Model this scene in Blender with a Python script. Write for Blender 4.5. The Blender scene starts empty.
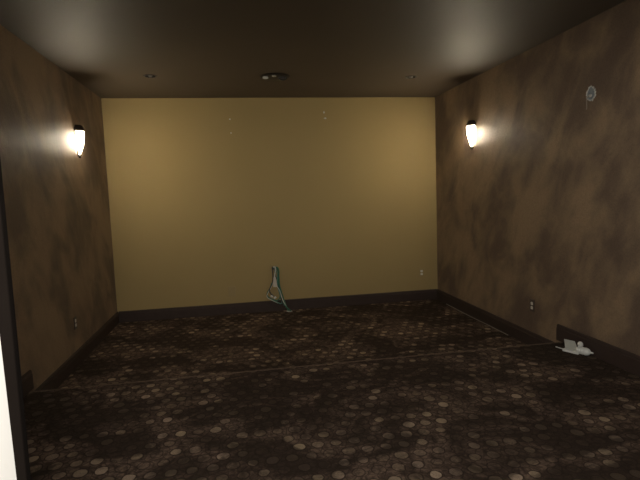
import bpy, bmesh, math, random
from mathutils import Vector, Matrix

random.seed(7)
C = bpy.context.scene.collection
PI = math.pi

# ------------------------------------------------------------------ dimensions (metres)
W = 4.204            # room width (x), back wall at y = 0, room runs to negative y
H = 2.75             # ceiling
Z0 = 0.02            # lower carpet level
ZR = 0.195           # riser carpet level
YS = -2.63           # front edge of the riser
YR = -5.70           # room face of the rear wall
BB = 0.139           # baseboard height
HUB_Y = -1.06        # wall sconces

# ------------------------------------------------------------------ node helpers
def new_mat(name):
    m = bpy.data.materials.new(name)
    m.use_nodes = True
    nt = m.node_tree
    b = nt.nodes['Principled BSDF']
    return m, nt, b

class N:
    """small node-building helper"""
    def __init__(s, nt): s.nt = nt
    def node(s, t, **kw):
        n = s.nt.nodes.new(t)
        for k, v in kw.items(): setattr(n, k, v)
        return n
    def put(s, sock, v):
        if hasattr(v, 'node'): s.nt.links.new(v, sock)
        else: sock.default_value = v
    def math(s, op, a, b=0.0, c=0.0, clamp=False):
        n = s.node('ShaderNodeMath', operation=op, use_clamp=clamp)
        s.put(n.inputs[0], a); s.put(n.inputs[1], b); s.put(n.inputs[2], c)
        return n.outputs[0]
    def mix(s, f, a, b):
        n = s.node('ShaderNodeMix', data_type='RGBA')
        s.put(n.inputs[0], f); s.put(n.inputs[6], a); s.put(n.inputs[7], b)
        return n.outputs[2]
    def mixf(s, f, a, b):
        n = s.node('ShaderNodeMix', data_type='FLOAT')
        s.put(n.inputs[0], f); s.put(n.inputs[2], a); s.put(n.inputs[3], b)
        return n.outputs[0]
    def smooth(s, v, lo, hi, a=0.0, b=1.0):
        n = s.node('ShaderNodeMapRange', interpolation_type='SMOOTHSTEP')
        s.put(n.inputs[0], v); s.put(n.inputs[1], lo); s.put(n.inputs[2], hi)
        s.put(n.inputs[3], a); s.put(n.inputs[4], b)
        return n.outputs[0]
    def noise(s, vec, scale, detail=3.0, rough=0.5, dist=0.0):
        n = s.node('ShaderNodeTexNoise')
        s.nt.links.new(vec, n.inputs['Vector'])
        n.inputs['Scale'].default_value = scale; n.inputs['Detail'].default_value = detail
        n.inputs['Roughness'].default_value = rough; n.inputs['Distortion'].default_value = dist
        return n.outputs['Fac']
    def mapping(s, vec, scale=(1, 1, 1), rot=(0, 0, 0), loc=(0, 0, 0)):
        n = s.node('ShaderNodeMapping')
        s.nt.links.new(vec, n.inputs[0])
        n.inputs['Scale'].default_value = scale; n.inputs['Rotation'].default_value = rot
        n.inputs['Location'].default_value = loc
        return n.outputs[0]
    def pos(s): return s.node('ShaderNodeNewGeometry').outputs['Position']
    def bump(s, h, strength, dist):
        n = s.node('ShaderNodeBump')
        n.inputs['Strength'].default_value = strength; n.inputs['Distance'].default_value = dist
        s.nt.links.new(h, n.inputs['Height'])
        return n.outputs[0]

def simple(name, col, rough=0.5, metal=0.0, spec=0.5, var=0.12, scale=40.0):
    """plain procedural material with a little tonal variation"""
    m, nt, b = new_mat(name); k = N(nt)
    tc = k.node('ShaderNodeTexCoord').outputs['Object']
    n = k.noise(tc, scale, 3.0, 0.6)
    c0 = tuple(c * (1 - var) for c in col) + (1,)
    c1 = tuple(min(1, c * (1 + var)) for c in col) + (1,)
    nt.links.new(k.mix(n, c0, c1), b.inputs['Base Color'])
    b.inputs['Roughness'].default_value = rough
    b.inputs['Metallic'].default_value = metal
    b.inputs['Specular IOR Level'].default_value = spec
    return m

def emit_mat(name, col, strength):
    m, nt, b = new_mat(name)
    b.inputs['Base Color'].default_value = (0.9, 0.85, 0.75, 1)
    b.inputs['Emission Color'].default_value = col + (1,)
    # the bulb sits in the middle of the glass, which glows most strongly around it
    k = N(nt)
    sp = k.node('ShaderNodeSeparateXYZ'); nt.links.new(k.node('ShaderNodeTexCoord').outputs['Object'], sp.inputs[0])
    d = k.math('ABSOLUTE', k.math('SUBTRACT', sp.outputs[2], 0.125))
    nt.links.new(k.math('MULTIPLY', k.smooth(d, 0.0, 0.13, 1.7, 0.35), strength), b.inputs['Emission Strength'])
    return m

# faux-suede brown of the side walls
def suede():
    m, nt, b = new_mat('mottled_brown_paint'); k = N(nt)
    p = k.pos()
    q = k.mapping(p, rot=(math.radians(-32), 0, 0))
    a = k.noise(k.mapping(q, (1, 1.0, 0.62), loc=(1.3, 0.2, 0.5)), 2.8, 3.5, 0.58, 0.3)
    c = k.noise(k.mapping(q, (1, 1.0, 0.78), loc=(4.1, 2.2, 0)), 1.25, 2.0, 0.5, 0.3)
    f = k.math('ADD', k.math('MULTIPLY', a, 0.72), k.math('MULTIPLY', c, 0.36))
    f = k.smooth(f, 0.42, 0.68)
    fine = k.noise(p, 95.0, 3.0, 0.7)
    col = k.mix(f, (0.122, 0.085, 0.060, 1), (0.275, 0.193, 0.116, 1))
    col = k.mix(k.smooth(fine, 0.35, 0.75, 0.0, 0.32), col, (0.055, 0.038, 0.026, 1))
    nt.links.new(col, b.inputs['Base Color'])
    nt.links.new(k.mixf(fine, 0.5, 0.72), b.inputs['Roughness'])
    b.inputs['Specular IOR Level'].default_value = 0.35
    h = k.math('ADD', k.noise(p, 42.0, 3.0, 0.6), k.math('MULTIPLY', k.noise(p, 150.0, 2.0, 0.6), 0.35))
    nt.links.new(k.bump(h, 0.45, 0.006), b.inputs['Normal'])
    return m

def tan_paint():
    m, nt, b = new_mat('tan_paint'); k = N(nt)
    p = k.pos()
    n = k.noise(p, 0.9, 3.0, 0.5); fine = k.noise(p, 160.0, 2.0, 0.6)
    col = k.mix(n, (0.292, 0.214, 0.094, 1), (0.335, 0.248, 0.111, 1))
    col = k.mix(k.smooth(fine, 0.3, 0.8, 0.0, 0.25), col, (0.265, 0.194, 0.087, 1))
    nt.links.new(col, b.inputs['Base Color'])
    b.inputs['Roughness'].default_value = 0.75
    b.inputs['Specular IOR Level'].default_value = 0.25
    nt.links.new(k.bump(k.noise(p, 60.0, 3.0, 0.6), 0.25, 0.004), b.inputs['Normal'])
    return m

def ceiling_paint():
    m, nt, b = new_mat('dark_brown_ceiling_paint'); k = N(nt)
    p = k.pos()
    n = k.noise(p, 1.2, 3.0, 0.5)
    nt.links.new(k.mix(n, (0.072, 0.055, 0.041, 1), (0.092, 0.071, 0.052, 1)), b.inputs['Base Color'])
    b.inputs['Roughness'].default_value = 0.6
    b.inputs['Specular IOR Level'].default_value = 0.3
    nt.links.new(k.bump(k.noise(p, 75.0, 3.0, 0.6), 0.3, 0.004), b.inputs['Normal'])
    return m

def carpet():
    m, nt, b = new_mat('patterned_carpet'); k = N(nt)
    p = k.pos()
    sx = k.node('ShaderNodeSeparateXYZ'); nt.links.new(p, sx.inputs[0])
    wob = k.noise(p, 22.0, 2.0, 0.5)
    x = k.math('ADD', sx.outputs[0], k.math('MULTIPLY', k.math('SUBTRACT', wob, 0.5), 0.016))
    y = k.math('ADD', sx.outputs[1], k.math('MULTIPLY', k.math('SUBTRACT', k.noise(k.mapping(p, loc=(9, 4, 0)), 22.0, 2.0, 0.5), 0.5), 0.016))
    def grid(ax, ay):
        u = k.math('ADD', k.math('DIVIDE', x, 0.0985), 0.5 - ax)
        v = k.math('ADD', k.math('DIVIDE', y, 0.2), 0.5 - ay)
        fu = k.math('MULTIPLY', k.math('SUBTRACT', k.math('FRACT', u), 0.5), 0.0985)
        fv = k.math('MULTIPLY', k.math('SUBTRACT', k.math('FRACT', v), 0.5), 0.2 * 0.93)
        d = k.math('SQRT', k.math('ADD', k.math('MULTIPLY', fu, fu), k.math('MULTIPLY', fv, fv)))
        cid = k.node('ShaderNodeCombineXYZ')
        nt.links.new(k.math('ADD', k.math('FLOOR', u), ax * 31), cid.inputs[0])
        nt.links.new(k.math('ADD', k.math('FLOOR', v), ay * 57), cid.inputs[1])
        return d, cid.outputs[0]
    dA, iA = grid(1.841 / 0.0985 % 1, -3.749 / 0.2 % 1)
    dB, iB = grid((1.841 / 0.0985 + 0.5) % 1, (-3.749 / 0.2 + 0.5) % 1)
    sel = k.math('LESS_THAN', dA, dB)
    d = k.math('MINIMUM', dA, dB)
    cid = k.node('ShaderNodeMix', data_type='VECTOR')
    k.put(cid.inputs[0], sel); k.put(cid.inputs[4], iB); k.put(cid.inputs[5], iA)
    wn = k.node('ShaderNodeTexWhiteNoise', noise_dimensions='3D')
    nt.links.new(cid.outputs[1], wn.inputs['Vector'])
    rnd = wn.outputs['Value']
    wc = k.node('ShaderNodeSeparateColor'); nt.links.new(wn.outputs['Color'], wc.inputs[0])
    r = k.math('ADD', 0.0255, k.math('MULTIPLY', wc.outputs[1], 0.008))
    inside = k.smooth(k.math('SUBTRACT', d, r), -0.003, 0.002, 1.0, 0.0)
    ring = k.math('MULTIPLY', k.smooth(k.math('SUBTRACT', d, r), -0.001, 0.003),
                  k.smooth(k.math('SUBTRACT', d, r), 0.004, 0.009, 1.0, 0.0))
    # the interstices between the discs carry small pebble outlines
    vo = k.node('ShaderNodeTexVoronoi', feature='DISTANCE_TO_EDGE')
    nt.links.new(p, vo.inputs['Vector']); vo.inputs['Scale'].default_value = 21.0
    crack = k.smooth(vo.outputs['Distance'], 0.02, 0.09, 1.0, 0.0)
    # wear and trodden pile: broad blotches
    bl = k.noise(k.mapping(p, (1.0, 1.25, 1.0), (0, 0, 0.5), (3.7, 1.9, 0)), 2.1, 5.0, 0.68, 0.8)
    wear = k.smooth(bl, 0.40, 0.66)
    gr = k.noise(p, 330.0, 3.0, 0.75)
    md = k.noise(p, 34.0, 3.0, 0.6)
    ground = k.mix(k.smooth(md, 0.3, 0.7), (0.060, 0.040, 0.030, 1), (0.175, 0.120, 0.087, 1))
    ground = k.mix(k.math('MULTIPLY', crack, 0.6), ground, (0.022, 0.015, 0.011, 1))
    disc = k.mix(wc.outputs[2], (0.40, 0.31, 0.20, 1), (0.365, 0.275, 0.205, 1))
    disc = k.mix(k.math('SUBTRACT', 0.95, k.math('MULTIPLY', k.math('POWER', rnd, 2.0), 0.95)), disc, ground)
    col = k.mix(inside, ground, disc)
    col = k.mix(k.math('MULTIPLY', ring, 0.75), col, (0.020, 0.013, 0.010, 1))
    col = k.mix(k.smooth(wear, 0.0, 1.0, 0.84, 0.0), col, (0.018, 0.012, 0.009, 1))
    col = k.mix(k.smooth(gr, 0.32, 0.7, 0.5, 0.0), col, (0.022, 0.015, 0.011, 1))
    nt.links.new(col, b.inputs['Base Color'])
    b.inputs['Roughness'].default_value = 0.95
    b.inputs['Specular IOR Level'].default_value = 0.08
    h = k.math('ADD', gr, k.math('MULTIPLY', inside, 0.35))
    nt.links.new(k.bump(h, 0.5, 0.004), b.inputs['Normal'])
    return m

M = dict(
    suede=suede(), tan=tan_paint(), ceil=ceiling_paint(), carpet=carpet(),
    base=simple('dark_brown_woodwork', (0.039, 0.026, 0.021), 0.55, spec=0.25, var=0.2, scale=12),
    nosing=simple('worn_carpet_edge', (0.105, 0.076, 0.056), 0.95, spec=0.05, var=0.55, scale=38),
    white=simple('white_gloss_paint', (0.87, 0.86, 0.83), 0.4, var=0.02, scale=6),
    jambdark=simple('dark_door_seal', (0.0040, 0.0029, 0.0023), 0.95, spec=0.03, var=0.15, scale=20),
    bronze=simple('dark_bronze', (0.050, 0.036, 0.026), 0.4, 0.6, var=0.2, scale=30),
    glow=emit_mat('lit_glass', (1.0, 0.86, 0.62), 156.0),
    can=simple('black_baffle', (0.012, 0.010, 0.009), 0.5, var=0.2),
    ring=simple('brown_trim_ring', (0.020, 0.016, 0.014), 0.5, var=0.15),
    bulb=simple('unlit_bulb_glass', (0.20, 0.20, 0.20), 0.25, var=0.05),
    plastic=simple('white_plastic', (0.60, 0.60, 0.56), 0.35, var=0.04),
    grey=simple('grey_plastic', (0.34, 0.34, 0.30), 0.5, var=0.08),
    plate=simple('painted_brown_plate', (0.045, 0.031, 0.022), 0.45, var=0.15),
    tanplate=simple('painted_tan_plate', (0.285, 0.208, 0.092), 0.6, var=0.06),
    slot=simple('black_slot', (0.01, 0.01, 0.01), 0.6),
    screw=simple('screw_metal', (0.35, 0.33, 0.30), 0.35, 0.9),
    plaster=simple('torn_plaster', (0.40, 0.39, 0.355), 0.95, spec=0.1, var=0.6, scale=120),
    gypsum=simple('grey_box_interior', (0.17, 0.20, 0.215), 0.6, var=0.35, scale=60),
    green=simple('green_cable', (0.022, 0.115, 0.066), 0.4, var=0.1),
    teal=simple('teal_cable', (0.075, 0.19, 0.15), 0.4, var=0.1),
    black=simple('black_cable', (0.014, 0.014, 0.016), 0.4, var=0.1),
    pale=simple('pale_cable', (0.50, 0.49, 0.44), 0.4, var=0.1),
    tape=simple('paper_tag', (0.55, 0.50, 0.43), 0.8, var=0.12, scale=70),
    strand=simple('pale_strand', (0.22, 0.195, 0.16), 0.9, var=0.3, scale=25),
)

# ------------------------------------------------------------------ mesh helpers
def add_box(bm, x0, x1, y0, y1, z0, z1, bevel=0.0):
    vs = [bm.verts.new((x, y, z)) for x in (x0, x1) for y in (y0, y1) for z in (z0, z1)]
    q = [(0, 1, 3, 2), (4, 6, 7, 5), (0, 4, 5, 1), (2, 3, 7, 6), (0, 2, 6, 4), (1, 5, 7, 3)]
    fs = [bm.faces.new([vs[i] for i in f]) for f in q]
    if bevel:
        es = list({e for f in fs for e in f.edges})
        bmesh.ops.bevel(bm, geom=es, offset=bevel, segments=2, profile=0.5, affect='EDGES')

def add_prism(bm, prof, axis, a0, a1):
    """extrude the closed 2-D profile along an axis; prof gives the other two coordinates in axis order"""
    def pt(p, a):
        if axis == 0: return (a, p[0], p[1])
        if axis == 1: return (p[0], a, p[1])
        return (p[0], p[1], a)
    A = [bm.verts.new(pt(p, a0)) for p in prof]; B = [bm.verts.new(pt(p, a1)) for p in prof]
    n = len(prof)
    bm.faces.new(A); bm.faces.new(B[::-1])
    for i in range(n): bm.faces.new((A[i], B[i], B[(i + 1) % n], A[(i + 1) % n]))

def add_lathe(bm, prof, seg=28, arc=2 * PI, start=0.0, mat=None):
    """revolve (radius, height) about z; open arcs are closed by flat side faces"""
    full = abs(arc - 2 * PI) < 1e-6
    cols = []
    n = seg if full else seg + 1
    for i in range(n):
        t = start + arc * i / seg
        cols.append([bm.verts.new((r * math.cos(t), r * math.sin(t), z)) for r, z in prof])
    for i in range(seg):
        a, b_ = cols[i], cols[(i + 1) % n]
        for j in range(len(prof) - 1):
            bm.faces.new((a[j], b_[j], b_[j + 1], a[j + 1]))
    if not full:
        bm.faces.new(cols[0]); bm.faces.new(cols[-1][::-1])
    bmesh.ops.remove_doubles(bm, verts=bm.verts[:], dist=1e-6)
    if mat: bmesh.ops.transform(bm, matrix=mat, verts=bm.verts[:])

def smooth_pts(pts, n=8):
    """Catmull-Rom through the points"""
    P = [Vector(p) for p in pts]
    P = [P[0] * 2 - P[1]] + P + [P[-1] * 2 - P[-2]]
    out = []
    for i in range(1, len(P) - 2):
        for j in range(n):
            t = j / n
            a, b, c, d = P[i - 1], P[i], P[i + 1], P[i + 2]
            out.append(0.5 * ((2 * b) + (c - a) * t + (2 * a - 5 * b + 4 * c - d) * t * t + (3 * b - a - 3 * c + d) * t ** 3))
    out.append(P[-2].copy())
    return out

def add_tube(bm, pts, r, seg=8):
    rings = []
    up = Vector((0.31, 0.2, 0.93)).normalized()
    for i, p in enumerate(pts):
        t = (pts[min(i + 1, len(pts) - 1)] - pts[max(i - 1, 0)]).normalized()
        s = t.cross(up)
        if s.length < 1e-3: s = t.cross(Vector((1, 0, 0)))
        s.normalize(); u = s.cross(t)
        rings.append([bm.verts.new(p + s * r * math.cos(2 * PI * k / seg) + u * r * math.sin(2 * PI * k / seg)) for k in range(seg)])
    for a, b in zip(rings, rings[1:]):
        for k in range(seg): bm.faces.new((a[k], a[(k + 1) % seg], b[(k + 1) % seg], b[k]))
    bm.faces.new(rings[0][::-1]); bm.faces.new(rings[-1])

def obj(name, bm, m, parent=None, smooth=False):
    bmesh.ops.recalc_face_normals(bm, faces=bm.faces[:])
    me = bpy.data.meshes.new(name); bm.to_mesh(me); bm.free()
    if smooth:
        for p in me.polygons: p.use_smooth = True
        try: me.set_sharp_from_angle(angle=math.radians(38))
        except Exception: pass
    me.materials.append(m)
    o = bpy.data.objects.new(name, me); C.objects.link(o)
    if parent: o.parent = parent
    return o

def struct(name, bm, m, label=None, cat=None):
    o = obj(name, bm, m); o['kind'] = 'structure'
    if label: o['label'] = label
    if cat: o['category'] = cat
    return o

def thing(name, label, cat, loc=(0, 0, 0), rotz=0.0, group=None):
    o = bpy.data.objects.new(name, None); C.objects.link(o)
    o.location = loc; o.rotation_euler = (0, 0, rotz)
    o.empty_display_size = 0.1
    o['label'] = label; o['category'] = cat
    if group: o['group'] = group
    return o

def dup(root, loc, rotz, label):
    r = root.copy(); C.objects.link(r); r.location = loc; r.rotation_euler = (0, 0, rotz); r['label'] = label
    for ch in list(root.children):
        c = ch.copy(); C.objects.link(c); c.parent = r
        for g in list(ch.children):
            d = g.copy(); C.objects.link(d); d.parent = c
    return r

BM = bmesh.new

# ------------------------------------------------------------------ the room
T = 0.12
b = BM(); add_box(b, -T, W + T, YS + 0.02, T, Z0 - 0.12, Z0)
struct('floor', b, M['carpet'], 'lower carpeted floor in front of the tan wall', 'floor')

b = BM()   # raised carpeted platform, rounded front edge
prof = [(YR - 1.6, Z0 - 0.12), (YS, Z0 - 0.12), (YS, ZR - 0.018)]
for i in range(1, 6):
    t = PI / 2 * i / 6
    prof.append((YS - 0.018 + 0.018 * math.cos(t), ZR - 0.018 + 0.018 * math.sin(t)))
prof += [(YS - 0.018, ZR), (YR - 1.6, ZR)]
add_prism(b, prof, 0, -T, W + T)
struct('carpeted_riser', b, M['carpet'], 'raised carpeted platform filling the near half of the room', 'floor')

b = BM()   # worn carpet line along the platform edge
prof = [(YS + 0.0035, ZR - 0.030), (YS + 0.0035, ZR - 0.016), (YS - 0.004, ZR - 0.001), (YS - 0.016, ZR + 0.0035), (YS - 0.026, ZR + 0.002), (YS - 0.028, ZR), (YS - 0.018, ZR - 0.002), (YS - 0.002, ZR - 0.018)]
add_prism(b, prof, 0, 0.0, W)
struct('trim_1', b, M['nosing'], 'worn carpet edge along the step', 'trim')

b = BM(); add_box(b, -T, 0, YR - T, T, Z0 - 0.12, H); struct('wall_left', b, M['suede'])
b = BM(); add_box(b, W, W + T, YR - T, T, Z0 - 0.12, H); struct('wall_right', b, M['suede'])
b = BM(); add_box(b, 0, W, 0, T, Z0 - 0.12, H); struct('wall_back', b, M['tan'])

# rear wall with a wide cased opening the photograph is taken through
DX0, DX1, DZ = 1.24, 3.45, 2.25
b = BM()
add_box(b, 0, DX0, YR - T, YR, ZR, H); add_box(b, DX1, W, YR - T, YR, ZR, H); add_box(b, DX0, DX1, YR - T, YR, DZ, H)
struct('wall_rear', b, M['suede'])
# (the jamb leans very slightly out of plumb)
b = BM(); add_prism(b, [(1.20, ZR), (1.2665 + 0.016 * (1.09 - ZR), ZR), (1.2665 - 0.016 * (DZ - 1.09), DZ), (1.20, DZ)], 1, YR - T - 0.012, YR - 0.012)
struct('trim_2', b, M['white'], 'white door jamb at the left edge of the view', 'door jamb')
b = BM(); add_box(b, DX0, 1.2750, YR - 0.012, YR + 0.002, ZR, DZ, 0.002)
struct('trim_3', b, M['jambdark'], 'dark edge strip along the white door jamb', 'trim')

# ceiling sheet with openings for the recessed fittings
CANS = [(0.745, -1.10), (3.465, -1.10)]
CR = 0.054
b = BM()
def loop(pts):
    vs = [b.verts.new(p) for p in pts]
    for i in range(len(vs)): b.edges.new((vs[i], vs[(i + 1) % len(vs)]))
loop([(-T, YR - T, H), (W + T, YR - T, H), (W + T, T, H), (-T, T, H)])
for cx, cy in CANS:
    loop([(cx + CR * math.cos(2 * PI * i / 28), cy + CR * math.sin(2 * PI * i / 28), H) for i in range(28)])
bmesh.ops.triangle_fill(b, use_beauty=True, use_dissolve=False, edges=b.edges[:])
struct('ceiling', b, M['ceil'])

# baseboards: board with a moulded top; the run steps up with the platform
def bb_prof(d=0.016):
    return [(0, 0), (d, 0), (d, BB - 0.034), (d * 0.75, BB - 0.028), (d * 0.8, BB - 0.014), (d * 0.45, BB - 0.004), (0, BB)]
for side, x, s in (('left', 0.0, 1), ('right', W, -1)):
    b = BM()
    add_prism(b, [(x + s * u, Z0 + v) for u, v in bb_prof()], 1, YS, 0.0)
    add_prism(b, [(x + s * u, ZR + v) for u, v in bb_prof()], 1, YR, YS + 0.055)
    struct('baseboard_' + side, b, M['base'])
b = BM(); add_prism(b, [(-u, Z0 + v) for u, v in bb_prof()], 0, 0.016, W - 0.016)
struct('baseboard_back', b, M['base'])

# ------------------------------------------------------------------ wall sconces (local: wall plane x=0, projects to +x)
def make_sconce(label):
    t = thing('wall_sconce', label, 'wall light', (0.0, HUB_Y, 1.975), 0, 'wall sconces on the brown side walls')
    b = BM()   # tapered back plate
    lo, hi = [(0, -0.014), (0.007, -0.014), (0.007, 0.014), (0, 0.014)], [(0, -0.062), (0.007, -0.062), (0.007, 0.062), (0, 0.062)]
    A = [b.verts.new((x, y, 0.0)) for x, y in lo]; B = [b.verts.new((x, y, 0.285)) for x, y in hi]
    b.faces.new(A); b.faces.new(B)
    for i in range(4): b.faces.new((A[i], A[(i + 1) % 4], B[(i + 1) % 4], B[i]))
    obj('back_plate', b, M['bronze'], t)
    b = BM()   # half-cone glass
    prof = [(0.0, 0.022), (0.013, 0.022), (0.029, 0.06), (0.043, 0.10), (0.053, 0.145), (0.060, 0.195), (0.062, 0.246), (0.0, 0.246)]
    add_lathe(b, prof, 18, PI, -PI / 2, Matrix.Translation((0.0075, 0, 0)))
    o = obj('lamp_shade', b, M['glow'], t, True); o['label'] = 'glowing white glass half cone'
    b = BM()   # metal cap over the shade
    add_lathe(b, [(0.0, 0.2465), (0.066, 0.2465), (0.070, 0.256), (0.064, 0.285), (0.050, 0.306), (0.0, 0.310)], 18, PI, -PI / 2, Matrix.Translation((0.0075, 0, 0)))
    obj('top_cap', b, M['bronze'], t, True)
    for s in (-1, 1):   # side straps from cap to finial
        b = BM()
        add_tube(b, [Vector((0.010, s * 0.076, 0.275)), Vector((0.011, s * 0.080, 0.20)), Vector((0.012, s * 0.070, 0.12)), Vector((0.016, s * 0.024, 0.0))], 0.0075, 8)
        obj('side_strap', b, M['bronze'], t, True)
    b = BM()
    add_lathe(b, [(0, -0.018), (0.008, -0.014), (0.012, -0.006), (0.010, 0.004), (0.014, 0.010), (0.014, 0.021), (0, 0.0215)], 16, 2 * PI, 0, Matrix.Translation((0.018, 0, 0)))
    obj('finial', b, M['bronze'], t, True)
    return t
s0 = make_sconce('lit half cone sconce with dark cap on the left brown wall')
dup(s0, (W, HUB_Y, 1.975), PI, 'lit half cone sconce with dark cap on the right brown wall')

# ------------------------------------------------------------------ recessed ceiling lights
def make_downlight(label, loc):
    t = thing('recessed_downlight', label, 'ceiling light', loc, 0, 'small recessed ceiling downlights')
    b = BM()
    add_lathe(b, [(0.052, 0.0), (0.054, -0.004), (0.066, -0.004), (0.070, 0.0), (0.052, 0.0)], 32)
    obj('trim_ring', b, M['ring'], t, True)
    b = BM()
    add_lathe(b, [(0.0525, 0.0), (0.050, 0.03), (0.048, 0.09), (0.0, 0.09)], 28)
    obj('baffle', b, M['can'], t, True)
    b = BM()
    add_lathe(b, [(0.0, -0.013), (0.012, -0.011), (0.021, -0.003), (0.025, 0.010), (0.022, 0.035), (0.014, 0.060), (0.013, 0.0895), (0.0, 0.0895)], 24)
    o = obj('bulb', b, M['bulb'], t, True); o['label'] = 'unlit pale bulb'
    return t
d0 = make_downlight('small recessed ceiling downlight nearest the left sconce', (CANS[0][0], CANS[0][1], H))
dup(d0, (CANS[1][0], CANS[1][1], H), 0, 'small recessed ceiling downlight nearest the right sconce')

# wider fitting in the middle of the ceiling
t = thing('ceiling_fitting', 'wide dark ceiling fitting with a white lamp, middle of the ceiling row', 'ceiling fitting', (1.985, -1.10, H))
b = BM(); add_lathe(b, [(0, -0.0005), (0.150, -0.0005), (0.155, -0.006), (0.146, -0.013), (0.06, -0.016), (0, -0.016)], 40)
obj('mounting_plate', b, M['ring'], t, True)
b = BM(); add_lathe(b, [(0.028, -0.0155), (0.030, -0.028), (0.025, -0.032), (0, -0.030)], 24, 2 * PI, 0, Matrix.Translation((-0.100, -0.04, 0)))
o = obj('lamp', b, M['plastic'], t, True); o['label'] = 'white lamp face'
b = BM(); add_lathe(b, [(0.022, -0.0155), (0.024, -0.022), (0.018, -0.026), (0, -0.026)], 20, 2 * PI, 0, Matrix.Translation((-0.015, -0.10, 0)))
obj('knob', b, M['grey'], t, True)
b = BM(); add_lathe(b, [(0.046, -0.0155), (0.044, -0.036), (0.034, -0.036), (0.030, -0.018), (0, -0.018)], 24, 2 * PI, 0, Matrix.Translation((0.080, -0.02, 0)))
obj('eyeball_socket', b, M['can'], t, True)

# ------------------------------------------------------------------ electrical outlets (local: wall plane y=0, faces -y)
def make_outlet(label, loc, rotz, plate_mat):
    t = thing('wall_outlet', label, 'outlet', loc, rotz, 'duplex wall outlets')
    b = BM(); add_box(b, -0.035, 0.035, -0.006, 0.0, -0.057, 0.057, 0.0022)
    obj('cover_plate', b, plate_mat, t)
    for s in (-1, 1):
        b = BM()
        pts = []
        for i in range(24):
            a = 2 * PI * i / 24
            pts.append((0.0175 * max(-0.92, min(0.92, 1.12 * math.cos(a))), s * 0.0205 + 0.0155 * max(-0.86, min(0.86, 1.1 * math.sin(a)))))
        add_prism(b, pts, 1, -0.0085, -0.006)
        r = obj('receptacle', b, M['plastic'], t); r['label'] = 'white receptacle face'
        for sx in (-1, 1):
            b = BM(); add_box(b, sx * 0.0062 - 0.0011, sx * 0.0062 + 0.0011, -0.0088, -0.0084, s * 0.0205 - 0.003, s * 0.0205 + 0.005)
            obj('slot', b, M['slot'], r)
    b = BM(); add_lathe(b, [(0, 0.0018), (0.003, 0.0012), (0.0034, 0)], 12, 2 * PI, 0, Matrix.Translation((0, -0.006, 0)) @ Matrix.Rotation(PI / 2, 4, 'X'))
    obj('screw', b, M['screw'], t, True)
    return t
make_outlet('white outlet low on the tan wall near its right corner', (3.973, 0.0, 0.402), 0.0, M['tanplate'])
make_outlet('white outlet on dark plate low on the right brown wall', (W, -2.204, 0.411), -PI / 2, M['plate'])
make_outlet('white outlet on dark plate low on the left brown wall', (0.0, -1.552, 0.414), PI / 2, M['plate'])

t = thing('blank_wall_plate', 'blank tan painted cover plate left of the hanging cables', 'cover plate', (1.412, 0.0, 0.315))
b = BM(); add_box(b, -0.046, 0.046, -0.005, 0.0, -0.062, 0.062, 0.002); obj('plate', b, M['tanplate'], t)
for sz in (-1, 1):
    b = BM(); add_lathe(b, [(0, 0.0015), (0.003, 0.001), (0.0036, 0)], 12, 2 * PI, 0, Matrix.Translation((0, -0.005, sz * 0.046)) @ Matrix.Rotation(PI / 2, 4, 'X'))
    obj('screw', b, M['tanplate'], t, True)

# ------------------------------------------------------------------ plaster chips left by screws high on the tan wall
def chip(label, loc, w, h, seed):
    rnd = random.Random(seed)
    t = thing('wall_anchor', label, 'wall anchor', loc, 0, 'old fixing holes in the tan wall')
    b = BM()
    n = 14
    f = [b.verts.new((w * math.cos(2 * PI * i / n) * rnd.uniform(0.6, 1.1), -0.0012, h * math.sin(2 * PI * i / n) * rnd.uniform(0.6, 1.1))) for i in range(n)]
    k = [b.verts.new((v.co.x * 1.05, 0.0, v.co.z * 1.05)) for v in f]
    b.faces.new(f); b.faces.new(k[::-1])
    for i in range(n): b.faces.new((f[i], f[(i + 1) % n], k[(i + 1) % n], k[i]))
    obj('chipped_plaster', b, M['plaster'], t)
    b = BM(); add_lathe(b, [(0, 0.004), (0.004, 0.004), (0.0075, 0.0025), (0.008, 0.0)], 14, 2 * PI, 0, Matrix.Translation((0, -0.001, 0)) @ Matrix.Rotation(PI / 2, 4, 'X'))
    obj('plug', b, M['plastic'], t, True)
chip('upper white fixing plug of the left pair high on the tan wall', (1.497, 0, 2.489), 0.013, 0.010, 1)
chip('faint lower fixing plug of the left pair high on the tan wall', (1.503, 0, 2.320), 0.008, 0.006, 2)
chip('upper chipped fixing plug of the right pair high on the tan wall', (2.694, 0, 2.563), 0.012, 0.020, 3)
chip('lower chipped fixing plug of the right pair high on the tan wall', (2.706, 0, 2.489), 0.024, 0.013, 4)

# ------------------------------------------------------------------ torn opening in the right wall (local: wall plane y=0, faces -y)
t = thing('torn_wall_opening', 'small round torn hole with pale rim high on the right wall', 'wall hole', (W, -2.935, 2.197), -PI / 2)
b = BM(); add_lathe(b, [(0, 0.002), (0.046, 0.002), (0.048, 0.0)], 24, 2 * PI, 0, Matrix.Rotation(PI / 2, 4, 'X') @ Matrix.Scale(1.12, 4, (0, 1, 0)))
obj('junction_box', b, M['gypsum'], t)
rnd = random.Random(5); b = BM(); n = 40; rings = []
for i in range(n):
    a = 2 * PI * i / n; ri = 0.041 * rnd.uniform(0.9, 1.08); ro = ri + 0.003 + 0.012 * rnd.random() ** 1.6
    ca, sa = math.cos(a), math.sin(a) * 1.12
    rings.append([b.verts.new((ri * ca, -0.002, ri * sa)), b.verts.new(((ri + ro) / 2 * ca, -0.009 * rnd.uniform(0.6, 1.3), (ri + ro) / 2 * sa)), b.verts.new((ro * ca, -0.0005, ro * sa))])
for i in range(n):
    a, c = rings[i], rings[(i + 1) % n]
    b.faces.new((a[0], c[0], c[1], a[1])); b.faces.new((a[1], c[1], c[2], a[2])); b.faces.new((a[2], c[2], c[0], a[0]))
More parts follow.
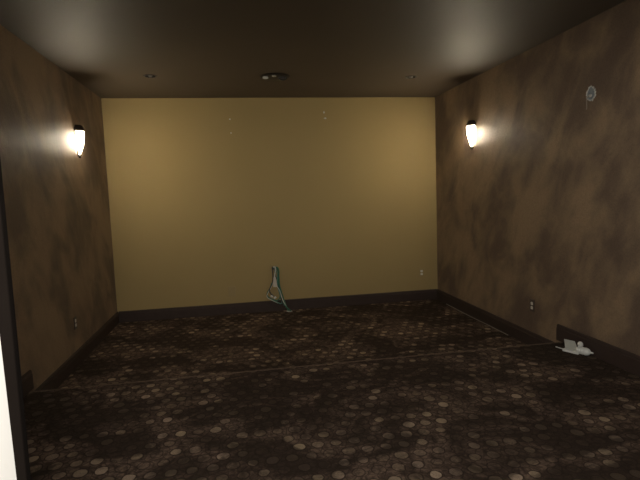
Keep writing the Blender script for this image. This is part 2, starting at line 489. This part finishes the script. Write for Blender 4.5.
o = obj('torn_rim', b, M['plaster'], t); o['label'] = 'pale torn plaster rim'
b = BM(); add_lathe(b, [(0, 0.010), (0.010, 0.010), (0.013, 0.006), (0.013, 0.0)], 16, 2 * PI, 0, Matrix.Translation((-0.002, -0.002, -0.014)) @ Matrix.Rotation(PI / 2, 4, 'X'))
obj('connector', b, M['plaster'], t, True)
b = BM(); add_tube(b, smooth_pts([(-0.004, -0.008, -0.012), (-0.020, -0.020, -0.030), (-0.032, -0.012, -0.060), (-0.037, -0.006, -0.090), (-0.041, -0.006, -0.110)]), 0.0028)
o = obj('loose_wire', b, M['strand'], t, True); o['label'] = 'short pale wire hanging down'

# ------------------------------------------------------------------ cables hanging from the tan wall
t = thing('cable_bundle', 'tangle of green, black and white cables hanging down the tan wall', 'cables', (1.963, 0.0, 0.0))
jr = random.Random(21)
def cab(name, mk, pts, r, label=None):
    b = BM(); add_tube(b, smooth_pts([(p[0] + jr.uniform(-0.006, 0.006), p[1] * (0.42 if p[2] > 0.1 else 0.8) - 0.004, p[2]) for p in pts], 7), r * 0.95, 8)
    o = obj(name, b, M[mk], t, True)
    if label: o['label'] = label
    return o
b = BM(); add_box(b, -0.05, 0.052, -0.004, 0.0, 0.535, 0.625, 0.0015); obj('wall_plate', b, M['tanplate'], t)
g = 'green cable'
cab('cable', 'green', [(0.020, -0.004, 0.575), (0.036, -0.050, 0.596), (0.050, -0.064, 0.560), (0.056, -0.060, 0.46), (0.062, -0.058, 0.36), (0.085, -0.070, 0.24), (0.118, -0.090, 0.12), (0.150, -0.13, 0.032)], 0.0085, g)
cab('cable', 'green', [(0.030, -0.004, 0.568), (0.048, -0.060, 0.590), (0.064, -0.064, 0.54), (0.052, -0.070, 0.42), (0.066, -0.074, 0.31), (0.072, -0.082, 0.20), (0.110, -0.100, 0.10), (0.190, -0.15, 0.030)], 0.0085, g)
cab('cable', 'green', [(0.010, -0.004, 0.572), (0.030, -0.046, 0.600), (0.043, -0.054, 0.53), (0.038, -0.075, 0.40), (0.058, -0.08, 0.30), (0.054, -0.085, 0.20), (0.020, -0.085, 0.165), (-0.040, -0.075, 0.185), (-0.092, -0.062, 0.215), (-0.100, -0.06, 0.262), (-0.070, -0.06, 0.33), (-0.035, -0.06, 0.40)], 0.0075, g)
cab('cable', 'teal', [(-0.004, -0.004, 0.570), (-0.008, -0.040, 0.603), (0.018, -0.060, 0.590), (0.030, -0.072, 0.50), (0.030, -0.082, 0.37), (0.060, -0.095, 0.23), (0.080, -0.105, 0.14), (0.06, -0.095, 0.12), (0.00, -0.085, 0.155), (-0.06, -0.075, 0.20)], 0.0070, 'teal cable')
cab('cable', 'black', [(-0.012, -0.004, 0.570), (-0.020, -0.050, 0.600), (-0.024, -0.060, 0.54), (-0.018, -0.068, 0.46), (-0.040, -0.072, 0.38), (-0.078, -0.068, 0.31), (-0.060, -0.068, 0.255), (-0.026, -0.068, 0.225)], 0.0080, 'black cable')
cab('cable', 'black', [(0.004, -0.004, 0.566), (0.004, -0.045, 0.596), (0.014, -0.058, 0.50), (0.036, -0.068, 0.42), (0.040, -0.074, 0.34), (0.07, -0.085, 0.22), (0.09, -0.10, 0.10)], 0.0072, 'black cable')
cab('cable', 'pale', [(0.002, -0.004, 0.572), (0.010, -0.058, 0.606), (0.020, -0.072, 0.575), (0.004, -0.082, 0.49), (0.020, -0.088, 0.37), (0.052, -0.092, 0.29), (0.088, -0.100, 0.18), (0.135, -0.115, 0.075)], 0.0062, 'thin pale cable')
cab('cable', 'pale', [(-0.006, -0.004, 0.575), (-0.006, -0.060, 0.608), (0.006, -0.074, 0.57), (-0.004, -0.084, 0.48), (-0.022, -0.080, 0.40), (-0.066, -0.072, 0.32), (-0.108, -0.066, 0.25), (-0.098, -0.066, 0.205), (-0.030, -0.078, 0.160), (0.030, -0.09, 0.130)], 0.0055, 'thin pale cable')
cab('cable', 'pale', [(0.130, -0.13, 0.030), (0.160, -0.145, 0.028), (0.205, -0.150, 0.028)], 0.0065, 'thin pale cable end')
b = BM()   # paper tag wrapped round the bundle
A = [(-0.016, -0.054, 0.468), (0.014, -0.056, 0.468), (0.030, -0.056, 0.345), (-0.024, -0.053, 0.345)]
vs = [b.verts.new(p) for p in A]; vb = [b.verts.new((p[0], p[1] + 0.010, p[2])) for p in A]
b.faces.new(vs); b.faces.new(vb[::-1])
for i in range(4): b.faces.new((vs[i], vs[(i + 1) % 4], vb[(i + 1) % 4], vb[i]))
o = obj('paper_tag', b, M['tape'], t); o['label'] = 'pale paper tag'
for x, z, rz in ((-0.048, 0.226, 0.5), (-0.008, 0.205, -0.5)):
    b = BM(); add_box(b, -0.017, 0.017, -0.009, 0.009, -0.011, 0.011, 0.002)
    bmesh.ops.transform(b, matrix=Matrix.Translation((x, -0.050, z)) @ Matrix.Rotation(rz, 4, 'Y'), verts=b.verts[:])
    o = obj('plug', b, M['plastic'], t); o['label'] = 'white connector plug'

# ------------------------------------------------------------------ white plastic fitting on the platform carpet
t = thing('plastic_fitting', 'white plastic fitting with a grey flap on the carpet by the right baseboard', 'fitting', (4.103, -2.925, ZR + 0.001), math.radians(-63))
t.scale = (1.25, 1.25, 1.25)
b = BM(); add_box(b, -0.070, 0.030, -0.020, 0.020, 0.0, 0.016, 0.003); obj('base', b, M['plastic'], t)
b = BM(); add_prism(b, [(-0.062, 0.0), (0.024, 0.0), (-0.016, 0.060), (-0.082, 0.060)], 1, -0.003, 0.003)
bmesh.ops.transform(b, matrix=Matrix.Translation((0, 0.004, 0.012)) @ Matrix.Rotation(math.radians(-24), 4, 'X'), verts=b.verts[:])
o = obj('flap', b, M['grey'], t); o['label'] = 'grey upright flap'
b = BM(); add_lathe(b, [(0, -0.05), (0.019, -0.048), (0.023, -0.040), (0.020, -0.034), (0.024, -0.028), (0.021, -0.020), (0.025, -0.013), (0.022, -0.005), (0.025, 0.003), (0.023, 0.012), (0.020, 0.022), (0.012, 0.030), (0, 0.032)], 22, 2 * PI, 0, Matrix.Translation((0.062, 0.0, 0.0255)) @ Matrix.Rotation(PI / 2, 4, 'Y'))
obj('ribbed_barrel', b, M['plastic'], t, True)
b = BM(); add_lathe(b, [(0, 0.0), (0.007, 0.0), (0.005, 0.018), (0, 0.020)], 14, 2 * PI, 0, Matrix.Translation((0.0925, 0, 0.0255)) @ Matrix.Rotation(PI / 2, 4, 'Y'))
obj('tip', b, M['plastic'], t, True)
b = BM(); add_lathe(b, [(0, -0.015), (0.011, -0.014), (0.016, -0.007), (0.017, 0.005), (0.013, 0.014), (0, 0.017)], 20, 2 * PI, 0, Matrix.Translation((0.018, 0.032, 0.052)) @ Matrix.Rotation(0.5, 4, 'X'))
obj('knob', b, M['plastic'], t, True)
b = BM(); add_box(b, 0.008, 0.030, 0.018, 0.042, 0.0, 0.046, 0.003); obj('knob_post', b, M['plastic'], t)
b = BM(); add_tube(b, smooth_pts([(-0.066, -0.010, 0.012), (-0.090, -0.012, 0.014), (-0.118, -0.010, 0.016)]), 0.0035)
obj('wire', b, M['pale'], t, True)

# thin pale line, built as a tube, along the foot of the right baseboard
rnd = random.Random(11); pts = []
for i in range(13):
    u = i / 12
    pts.append((W - 0.030 - 0.006 * math.sin(5 * u) + rnd.uniform(-0.003, 0.003), -0.35 - 1.48 * u, Z0 + 0.0045))
b = BM(); add_tube(b, smooth_pts(pts, 5), 0.0042, 6)
o = obj('pale_line', b, M['strand'], None, True)
o['label'] = 'long pale line on the carpet along the foot of the right baseboard'; o['category'] = 'strand'

# ------------------------------------------------------------------ light from the room the camera stands in
def lamp(name, loc, power, col, radius):
    L = bpy.data.lights.new(name, 'POINT'); L.energy = power; L.color = col; L.shadow_soft_size = radius
    o = bpy.data.objects.new(name, L); C.objects.link(o); o.location = loc
    return o
lamp('hall_lamp', (1.59, -6.55, 2.15), 285.0, (1.0, 0.95, 0.87), 0.20)

w = bpy.data.worlds.new('World'); bpy.context.scene.world = w; w.use_nodes = True
w.node_tree.nodes['Background'].inputs[0].default_value = (0.9, 0.8, 0.7, 1)
w.node_tree.nodes['Background'].inputs[1].default_value = 0.01

# ------------------------------------------------------------------ camera
yaw, pitch, roll = math.radians(9.431), math.radians(-5.3285), math.radians(-2.0684)
f = Vector((math.sin(yaw) * math.cos(pitch), math.cos(yaw) * math.cos(pitch), math.sin(pitch)))
rt = Vector((math.cos(yaw), -math.sin(yaw), 0)); up = rt.cross(f)
r2 = rt * math.cos(roll) + up * math.sin(roll); u2 = -rt * math.sin(roll) + up * math.cos(roll)
cam = bpy.data.cameras.new('camera'); co = bpy.data.objects.new('camera', cam); C.objects.link(co)
mw = Matrix((r2, u2, -f)).transposed().to_4x4(); mw.translation = (1.53395, -6.306025, 1.5158)
co.matrix_world = mw
cam.sensor_fit = 'HORIZONTAL'; cam.sensor_width = 36.0; cam.lens = 36.0 * 488.85 / 640
cam.clip_start = 0.02
sc = bpy.context.scene
sc.camera = co
sc.view_settings.view_transform = 'Standard'; sc.view_settings.look = 'None'
sc.view_settings.exposure = 0.0; sc.view_settings.gamma = 1.0; sc.view_settings.use_curve_mapping = False
sc.cycles.use_denoising = True
